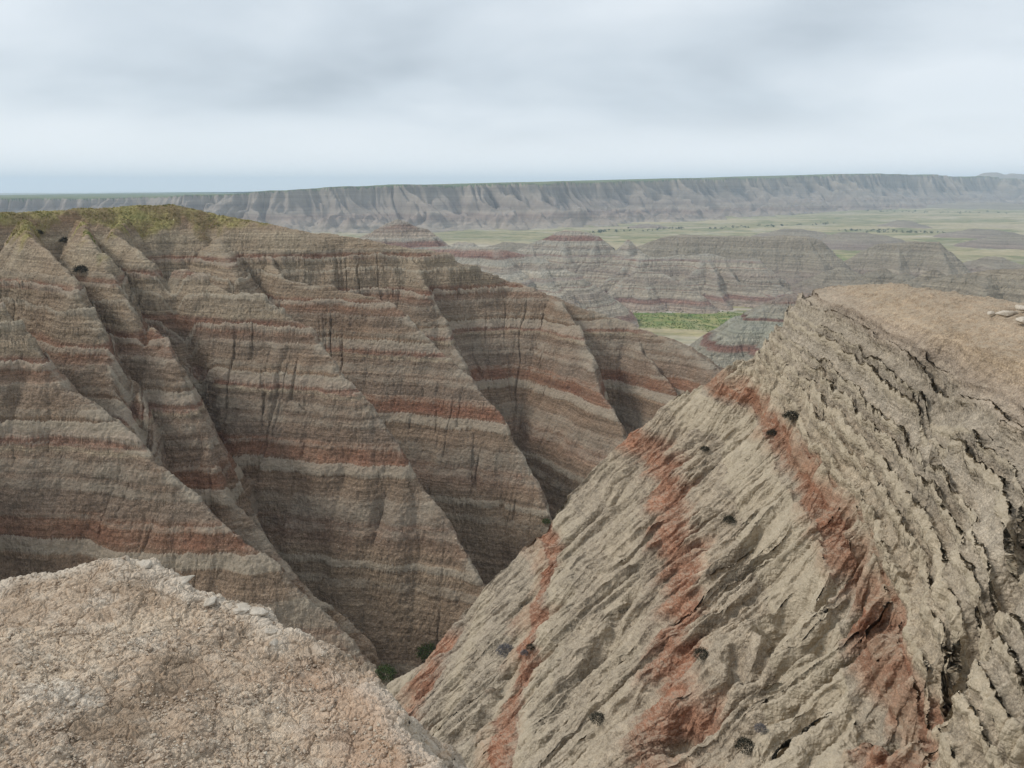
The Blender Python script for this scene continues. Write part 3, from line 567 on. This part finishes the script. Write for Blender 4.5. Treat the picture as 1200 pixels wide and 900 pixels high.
amp = sstep(0, 45, tw) * sstep(330, 120, tw)
z = z + hgt * amp * (.22 * (spur - .5) + .10 * (np.minimum(b2, .7) - .4) + .04 * (np.minimum(b3, .6) - .3))
kn = np.maximum(fbm(X / 60, Y / 60, 4, 631), 0) * 26 * sstep(110, 170, tw) * sstep(330, 250, TT)
z = z + kn
z = np.where(TT > 300, z - 12 * (TT - 300) / 30, z)
z = np.where(TT < -20, z + 1.5 * fbm(X / 300, Y / 300, 3, 633), z)
M_up, t, b, out = new_mat('upland_grass'); g = t.pos(); P = g.outputs['Position']
t.link(t.ramp(t.maprange(t.noise(t.scale(P, .0015, .004, 0), 1.0, 5, .6), .3, .7, 0, 1), [(0, (.10, .13, .06)), (1, (.17, .18, .085))]), b.inputs['Base Color'])
hm = np.interp(z, *bed_table(91, -130, 260, 4, 12, .6)).astype(F)
mesa = grid_mesh('scarp', X, Y, z, M_mesa, {'hard_or_lit': hm})
mesa.data.materials.append(M_up)
mi = np.zeros(len(mesa.data.polygons), np.int32); nc = X.shape[1] - 1; nup = int((T < -2).sum()) - 1
_tq = (tw[:-1, :-1] + tw[1:, 1:]) * .5; mi[:] = (_tq < 1.5).reshape(-1); mesa.data.polygons.foreach_set('material_index', mi)
tag(mesa, 'long far fluted clay scarp with a level grassy upland', 'scarp', 'structure')

# far mountains
mr = np.random.default_rng(3)
U = np.linspace(940, 1420, 260); prof = 7 + 5 * fbm(U / 40, U * 0, 4, 651) + 11 * np.exp(-((U - 1165) / 60.) ** 2)
prof = np.clip(prof, 2, None) * sstep(960, 1090, U)
D_ = np.linspace(5900, 7100, 24); ridge_t = np.sin(np.linspace(0, np.pi, 24))
X = np.zeros((24, 260), F); Y = X.copy(); Z = X.copy()
for j, dj in enumerate(D_):
    for i, u in enumerate(U):
        x, y, _ = at(u, 450, dj); X[j, i] = x; Y[j, i] = y
        Z[j, i] = -55 + ridge_t[j] * (prof[i] * 6500 / FPX * .9 + 60) * (1 + .12 * float(perlin(x / 500, y / 500, 655)))
mountains = grid_mesh('mountains', X, Y, Z, M_mesa, {'hard_or_lit': np.zeros_like(X)})
tag(mountains, 'faint blue jagged mountains on the horizon past the scarp', 'mountains', 'structure')

# ------------------------------------------------------------------ casting helpers
def bvh_of(o):
    me = o.data; n = len(me.vertices); co = np.empty(n * 3, F); me.vertices.foreach_get('co', co)
    q = np.empty(len(me.polygons) * 4, np.int32); me.loops.foreach_get('vertex_index', q)
    return co.reshape(-1, 3), q.reshape(-1, 4)
def hit_grid(gx_, gy_, gz_, u, v):
    """first grid vertex whose direction from the viewpoint matches pixel (u, v)"""
    x, y, z = at(u, v, 1.0)
    d = np.sqrt(gx_ ** 2 + gy_ ** 2)
    e = np.hypot(gx_ / d - x, gy_ / d - y) * 1.0 + np.abs(gz_ / d - z)
    c_ = np.argwhere(e < .006)
    if len(c_) == 0:
        i = np.unravel_index(np.argmin(e), e.shape)
    else:
        i = tuple(min(c_.tolist(), key=lambda k: d[k[0], k[1]]))
    return float(gx_[i]), float(gy_[i]), float(gz_[i])

# ------------------------------------------------------------------ plants
def leaf_mat(name, a, b_):
    m, t, b, out = new_mat(name); g = t.pos()
    t.link(t.mix(t.maprange(t.noise(g.outputs['Position'], 9, 3, .6), .35, .65, 0, 1), a, b_), b.inputs['Base Color']); return m
M_sage = leaf_mat('dark_sage', (.022, .022, .016), (.05, .047, .033))
M_blue = leaf_mat('grey_sage', (.10, .095, .10), (.17, .16, .165))
M_green = leaf_mat('green_brush', (.035, .055, .018), (.075, .10, .03))
tag(raw_mesh('trees', *FAR_TREES, leaf_mat('far_leaves', (.03, .045, .02), (.06, .08, .035))), 'dark green trees strung along the creeks far out on the flat', 'trees', 'stuff')
M_twig = leaf_mat('dry_twig', (.09, .07, .055), (.15, .12, .095))
def shrub_geo(size, r, n=900, tall=.8):
    V, Fc = [], []
    for i in range(n):
        th = r.uniform(0, 6.283); ph = math.acos(r.uniform(-.15, 1)); rad = size * (r.uniform(.35, 1) ** .5) * r.uniform(.75, 1.05)
        p = Vector((math.cos(th) * math.sin(ph), math.sin(th) * math.sin(ph), math.cos(ph) * tall)) * rad
        a = Vector((r.gauss(0, 1), r.gauss(0, 1), r.gauss(0, 1) + .6)).normalized() * size * r.uniform(.10, .24)
        s = a.cross(Vector((r.gauss(0, 1), r.gauss(0, 1), r.gauss(0, 1)))).normalized() * size * .035
        k = len(V); V += [p - s, p + s, p + a]; Fc.append((k, k + 1, k + 2))
    return V, Fc
def twig_geo(size, r, n=16):
    V, Fc = [], []
    for i in range(n):
        th = r.uniform(0, 6.283); l = size * r.uniform(.6, 1.05); d = Vector((math.cos(th) * .8, math.sin(th) * .8, r.uniform(.4, 1.2))).normalized()
        s = d.cross(Vector((0, 0, 1))).normalized() * size * .018; q = d.cross(s).normalized() * size * .018
        b0 = Vector((0, 0, -size * .25)); m = d * l
        k = len(V); V += [b0 + s, b0 - s * .5 + q, b0 - s * .5 - q, m]
        Fc += [(k, k + 1, k + 3), (k + 1, k + 2, k + 3), (k + 2, k, k + 3)]
    return V, Fc
def shrub(grid, u, v, size, mat, label, group, seed):
    r = random.Random(seed)
    p = hit_grid(*grid, u, v); size *= 1.15
    V, Fc = shrub_geo(size, r)
    o = raw_mesh('shrub', V, Fc, mat); o.location = (p[0], p[1], p[2] + size * .35)
    TV, TF = twig_geo(size, r); raw_mesh('stem', TV, TF, M_twig, o)
    tag(o, label, 'shrub', None, group)
    return o
RG = (RX2, RY2, rz); WG = (WX, WY, wz)
for i, (u, v, s, m, lab) in enumerate([
        (926, 490, .38, M_sage, 'dark round shrub beside the top of the broad red band'), (905, 507, .26, M_sage, 'small dark shrub just left of the broad red band top'),
        (825, 526, .24, M_sage, 'dark tuft clinging to the grey crest of the ridge nose'), 
        (850, 612, .26, M_sage, 'dark shrub right of the middle red streak, halfway up the slope'), (592, 764, .42, M_blue, 'blue grey sagebrush on the lowest red streak'),
        (622, 757, .2, M_sage, 'little dark bush next to the blue grey sagebrush'), (611, 767, .18, M_blue, 'small grey sprig under the blue grey sagebrush'),
        (697, 846, .26, M_sage, 'lone dark shrub low on the brown flank of the ridge'), (818, 770, .26, M_sage, 'dark shrub against the edge of the middle red streak, lower down'),
        (868, 878, .24, M_sage, 'scruffy dark shrub near the bottom of the middle red streak'), (888, 855, .16, M_blue, 'pale grey tuft above the scruffy bottom shrub')]):
    shrub(RG, u, v, s, m, lab, 'shrubs scattered over the near ridge', 900 + i)
for i, (u, v, s, m, lab) in enumerate([
        (560, 722, 1.3, M_green, 'dark green brush in the foot of the gully, uppermost clump'), (503, 768, 1.5, M_green, 'largest green brush clump at the ravine bottom'),
        (455, 795, 1.1, M_green, 'green brush clump lowest in the ravine by the pale mound'), (640, 610, .7, M_green, 'small green bush at the mouth of the far gully'),
        (92, 318, 1.1, M_sage, 'dark bush standing on a pale spur below the grassy top'), (70, 285, 1.0, M_sage, 'dark bush at the brown edge of the grassy top'),
        (52, 275, .8, M_sage, 'small dark bush nearest the left end of the brown rim')]):
    shrub(WG, u, v, s, m, lab, 'shrubs on the canyon wall', 940 + i)

# grass on the wall's top
M_gr, t, b, out = new_mat('hill_grass'); g = t.pos()
t.link(t.ramp(t.maprange(t.noise(g.outputs['Position'], .12, 4, .6), .32, .68, 0, 1), [(0, (.21, .16, .09)), (.35, (.27, .23, .10)), (.6, (.38, .33, .13)), (1, (.18, .20, .075))]), b.inputs['Base Color'])
sel = np.argwhere((wz > -9.5) & (WA < R(-17)) & (WR > 120) & (WR < 215) & (fbm(WX / 10, WY / 10, 4, 701) + .5 * fbm(WX / 4, WY / 4, 3, 702) + (wz + 7.2) * .28 > .15))
pick = sel[rng.integers(0, len(sel), 8000)]
V, Fc = [], []
for i, j in pick:
    x, y, z_ = float(WX[i, j]), float(WY[i, j]), float(wz[i, j])
    s = random.uniform(.12, .3)
    for _ in range(3):
        th = random.uniform(0, 3.14); dx, dy = math.cos(th) * s * .5, math.sin(th) * s * .5; k = len(V)
        V += [(x - dx, y - dy, z_ - .1), (x + dx, y + dy, z_ - .1), (x + random.gauss(0, .15), y + random.gauss(0, .15), z_ + s * random.uniform(.6, 1.1))]; Fc.append((k, k + 1, k + 2))
tag(raw_mesh('grass', V, Fc, M_gr), 'yellow green grass and low brush on the canyon wall top', 'grass', 'stuff')

# brush in the green flat
sel = np.argwhere((lush > .35)); V, Fc = [], []
pick = sel[rng.integers(0, len(sel), 3600)]
for i, j in pick:
    x = float(GX_[i, j]) + random.uniform(-7, 7); y = float(GY_[i, j]) + random.uniform(-7, 7); z_ = float(gz[i, j]); s = random.uniform(.2, .75)
    for _ in range(5):
        th = random.uniform(0, 3.14); dx, dy = math.cos(th) * s * .7, math.sin(th) * s * .7; k = len(V)
        V += [(x - dx, y - dy, z_ - .1), (x + dx, y + dy, z_ - .1), (x + random.gauss(0, .4), y + random.gauss(0, .4), z_ + s)]; Fc.append((k, k + 1, k + 2))
M_lush = leaf_mat('meadow', (.10, .16, .035), (.20, .235, .075))
tag(raw_mesh('meadow_brush', V, Fc, M_lush), 'bright green low brush covering the flat between the hills', 'brush', 'stuff')

# ------------------------------------------------------------------ stones
M_stone, t, b, out = new_mat('white_crust'); g = t.pos()
t.link(t.mix(t.maprange(t.noise(g.outputs['Position'], 20, 5, .65), .35, .65, 0, 1), (.40, .34, .27), (.58, .515, .43)), b.inputs['Base Color'])
set_disp(M_stone, t, out, t.math('MULTIPLY', t.noise(g.outputs['Position'], 40, 5, .65), .02), 1.0, 'BUMP')
import bmesh
def rock_mesh(name, sx, sy, sz, seed, sub=3, parent=None, mat=None, loc=(0, 0, 0), rz_=0):
    r = random.Random(seed); bm = bmesh.new(); bmesh.ops.create_icosphere(bm, subdivisions=sub, radius=1)
    off = r.uniform(0, 50)
    planes = [(Vector((r.gauss(0, 1), r.gauss(0, 1), r.gauss(0, 1))).normalized(), r.uniform(.55, .85)) for _ in range(9)]
    for v in bm.verts:
        p = v.co.copy()
        for n, d in planes:
            k = p.dot(n)
            if k > d: p -= n * (k - d)
        nz_ = float(perlin(p.x * 2 + off, p.y * 2 + p.z * 1.7, seed % 50)) * .14
        p *= 1 + nz_
        v.co = Vector((p.x * sx, p.y * sy, p.z * sz))
    me = bpy.data.meshes.new(name); bm.to_mesh(me); bm.free()
    me.polygons.foreach_set('use_smooth', np.ones(len(me.polygons), bool)); me.materials.append(mat or M_stone)
    o = bpy.data.objects.new(name, me); col.objects.link(o); o.location = loc; o.rotation_euler = (r.uniform(-.2, .2), r.uniform(-.2, .2), rz_)
    return o
for i, (u, v, s, lab) in enumerate([(1180, 363, (.36, .22, .12), 'largest white slab lying on the near ridge top'), (1162, 362, (.15, .12, .07), 'small white stone left of the largest slab on the ridge'),
                                   (1197, 372, (.2, .16, .12), 'tan block tucked under the white slab at the ridge edge'), (1199, 357, (.22, .2, .12), 'white block behind the largest slab on the ridge')]):
    p = hit_grid(*RG, u, v)
    tag(rock_mesh('rock', *s, 50 + i, 3, loc=(p[0], p[1], p[2] + s[2] * .45), rz_=.4 * i), lab, 'rock', None, 'white rocks on the near ridge top')
MG = (MX, MY, mz)
for i, (u, v, s, lab) in enumerate([(170, 658, (.06, .05, .014), 'white crust flake on the highest point of the mound'), (216, 676, (.06, .05, .02), 'white crust flake on the mound rim right of its peak'), (245, 702, (.05, .04, .018), 'small thin crust flake in the dip of the mound rim'),
                                   (282, 709, (.07, .05, .016), 'flat white crust slab at the middle of the mound rim'), (303, 713, (.06, .04, .018), 'jutting white crust slab with a dark undercut end'), (318, 737, (.035, .03, .022), 'white lump just below the jutting crust slab'),
                                   (322, 752, (.03, .022, .02), 'smaller white lump inside the mound rim'), (83, 824, (.016, .014, .011), 'round white pebble alone on the dark clay, left of its twin'), (118, 823, (.017, .014, .011), 'round white pebble alone on the dark clay, right of its twin'), (180, 859, (.02, .012, .01), 'white pebble low on the mound in front of the cracks')]):
    p = hit_grid(*MG, u, v)
    tag(rock_mesh('stone', *s, 80 + i, 3, loc=(p[0], p[1], p[2] + s[2] * .05), rz_=.7 * i), lab, 'stone', None, 'white stones on the mound')
# loose crumbs
proto = []
for k in range(6):
    bm = bmesh.new(); bmesh.ops.create_icosphere(bm, subdivisions=1, radius=1); r = random.Random(k)
    for v in bm.verts: v.co *= r.uniform(.65, 1.15)
    proto.append((np.array([v.co[:] for v in bm.verts]), np.array([[q.index for q in f.verts] for f in bm.faces]))); bm.free()
sel = np.argwhere((mdd > .02) & (MR > 1.6) & (MA > R(-50)) & (fbm(MX * 2.2, MY * 2.2, 4, 801) > -.15))
pick = sel[rng.integers(0, len(sel), 15000)]
VV, FF, n0 = [], [], 0
for i, j in pick:
    V0, F0 = proto[random.randrange(6)]; s = random.uniform(.0025, .008) * (1.9 if random.random() < .06 else 1)
    a = random.uniform(0, 6.28); ca, sa = math.cos(a), math.sin(a)
    W = V0 * (s, s * random.uniform(.7, 1), s * .65); W = np.stack([W[:, 0] * ca - W[:, 1] * sa, W[:, 0] * sa + W[:, 1] * ca, W[:, 2]], -1)
    VV.append(W + (MX[i, j] + random.gauss(0, .004), MY[i, j] + random.gauss(0, .004), mz[i, j] + s * .2)); FF.append(F0 + n0); n0 += len(V0)
VV = np.concatenate(VV).astype(F); FF = np.concatenate(FF).astype(np.int32)
me = bpy.data.meshes.new('gravel'); me.vertices.add(len(VV)); me.vertices.foreach_set('co', VV.ravel()); me.loops.add(FF.size); me.loops.foreach_set('vertex_index', FF.ravel())
me.polygons.add(len(FF)); me.polygons.foreach_set('loop_start', np.arange(0, FF.size, 3, dtype=np.int32)); me.polygons.foreach_set('loop_total', np.full(len(FF), 3, np.int32)); me.update(calc_edges=True)
M_grav, t, b, out = new_mat('crumbs'); g = t.pos()
t.link(t.ramp(g.outputs['Random Per Island'], [(0, (.28, .21, .155)), (.7, (.42, .34, .26)), (.97, (.48, .41, .32)), (1, (.62, .56, .47))]), b.inputs['Base Color'])
me.materials.append(M_grav); o = bpy.data.objects.new('gravel', me); col.objects.link(o)
tag(o, 'loose crumbs of dry clay strewn over the mound', 'gravel', 'stuff')

# dry stems at the near edge of the mound
V, Fc = [], []; r = random.Random(5)
sel = np.argwhere((mdd > .05) & (MR > 2.0) & (MR < 2.75) & (MA > R(-14)) & (MA < R(-2)))
for i, j in sel[rng.integers(0, len(sel), 70)]:
    x, y, z_ = float(MX[i, j]), float(MY[i, j]), float(mz[i, j]); l = r.uniform(.02, .07); w_ = .0009
    th = r.uniform(0, 6.28); bx, by = math.cos(th) * l * r.uniform(.2, .9), math.sin(th) * l * r.uniform(.2, .9); k = len(V)
    V += [(x - w_, y, z_ - .005), (x + w_, y, z_ - .005), (x + bx * .4 + w_, y + by * .4, z_ + l * .6), (x + bx * .4 - w_, y + by * .4, z_ + l * .6), (x + bx, y + by, z_ + l * .9)]
    Fc += [(k, k + 1, k + 2, k + 3), (k + 3, k + 2, k + 4)]
tag(raw_mesh('dry_grass', V, Fc, leaf_mat('straw', (.26, .19, .11), (.40, .32, .20))), 'thin dry straw stems at the lower edge of the mound', 'grass', 'stuff')

# ------------------------------------------------------------------ haze
bm = bmesh.new(); bmesh.ops.create_cube(bm, size=2)
for v in bm.verts: v.co = Vector((v.co.x * 12000, v.co.y * 12000, -110 if v.co.z < 0 else 190))
me = bpy.data.meshes.new('haze'); bm.to_mesh(me); bm.free()
m = bpy.data.materials.new('haze'); m.use_nodes = True; t = NT(m.node_tree); out = t.node('ShaderNodeOutputMaterial')
pv = t.node('ShaderNodeVolumePrincipled'); pv.inputs['Color'].default_value = (.64, .81, 1.0, 1); pv.inputs['Density'].default_value = HAZE = .00014; pv.inputs['Anisotropy'].default_value = .0
t.link(pv.outputs[0], out.inputs['Volume']); me.materials.append(m)
o = bpy.data.objects.new('haze', me); col.objects.link(o); tag(o, 'thin blue haze filling the whole valley', 'haze', 'stuff')

# ------------------------------------------------------------------ sky and sun
SUN_EL, SUN_AZ = 44, 272            # azimuth from +Y clockwise: high, behind and left
w = bpy.data.worlds.new('World'); sc.world = w; w.use_nodes = True; t = NT(w.node_tree)
out = t.node('ShaderNodeOutputWorld'); bg = t.node('ShaderNodeBackground', i_Strength=.1); t.link(bg.outputs[0], out.inputs[0])
sky = t.node('ShaderNodeTexSky'); sky.sky_type = 'NISHITA'; sky.sun_disc = False; sky.sun_elevation = R(SUN_EL); sky.sun_rotation = R(SUN_AZ); sky.air_density = 1; sky.dust_density = 2
tc = t.node('ShaderNodeTexCoord'); sx = t.node('ShaderNodeSeparateXYZ'); t.link(tc.outputs['Generated'], sx.inputs[0])
zc = t.math('MAXIMUM', sx.outputs[2], 0.0); den = t.math('ADD', zc, .30)
cv = t.node('ShaderNodeCombineXYZ'); t.link(t.math('DIVIDE', sx.outputs[0], den), cv.inputs[0]); t.link(t.math('DIVIDE', sx.outputs[1], den), cv.inputs[1])
cl = t.noise(t.scale(cv.outputs[0], 1.15, 1.5, 1), 1.0, 5, .45, .2)
cl2 = t.noise(t.scale(cv.outputs[0], .35, .5, 1), 1.0, 3, .5)
cm = t.math('ADD', t.math('MULTIPLY', cl, .6), t.math('MULTIPLY', cl2, .4))
cc = t.ramp(t.maprange(cm, .40, .60, 0, 1), [(0, (3.6, 4.05, 4.5)), (.45, (4.8, 5.3, 5.75)), (1, (6.2, 6.6, 6.95))])
hz = t.maprange(zc, 0.0, .13, 1, 0, True)
cc = t.mix(t.math('MULTIPLY', hz, .8), cc, (5.6, 6.1, 6.55))
cc = t.mix(t.maprange(zc, .0, .11, 1, 0, True), cc, (8.4, 8.5, 8.5))
t.link(t.mix(.93, sky.outputs[0], cc), bg.inputs[0])
L = bpy.data.lights.new('sun', 'SUN'); L.energy = 1.7; L.angle = R(12); L.color = (1, .96, .9)
so = bpy.data.objects.new('sun', L); col.objects.link(so)
az = R(SUN_AZ); dvec = Vector((math.sin(az) * math.cos(R(SUN_EL)), math.cos(az) * math.cos(R(SUN_EL)), math.sin(R(SUN_EL))))
so.rotation_euler = dvec.to_track_quat('Z', 'Y').to_euler()

# ------------------------------------------------------------------ camera
cam = bpy.data.cameras.new('camera'); co = bpy.data.objects.new('camera', cam); col.objects.link(co); sc.camera = co
cam.sensor_width = 36; cam.lens = 36 * FPX / 1200; cam.clip_start = .05; cam.clip_end = 60000
co.rotation_euler = (R(90 - PITCH), 0, 0)
sc.view_settings.view_transform = 'Standard'; sc.view_settings.look = 'None'; sc.view_settings.exposure = 0.5; sc.view_settings.gamma = 1
sc.render.engine = 'CYCLES'; sc.cycles.use_denoising = True; sc.cycles.max_bounces = 5; sc.cycles.volume_bounces = 2
sc.render.use_persistent_data = False
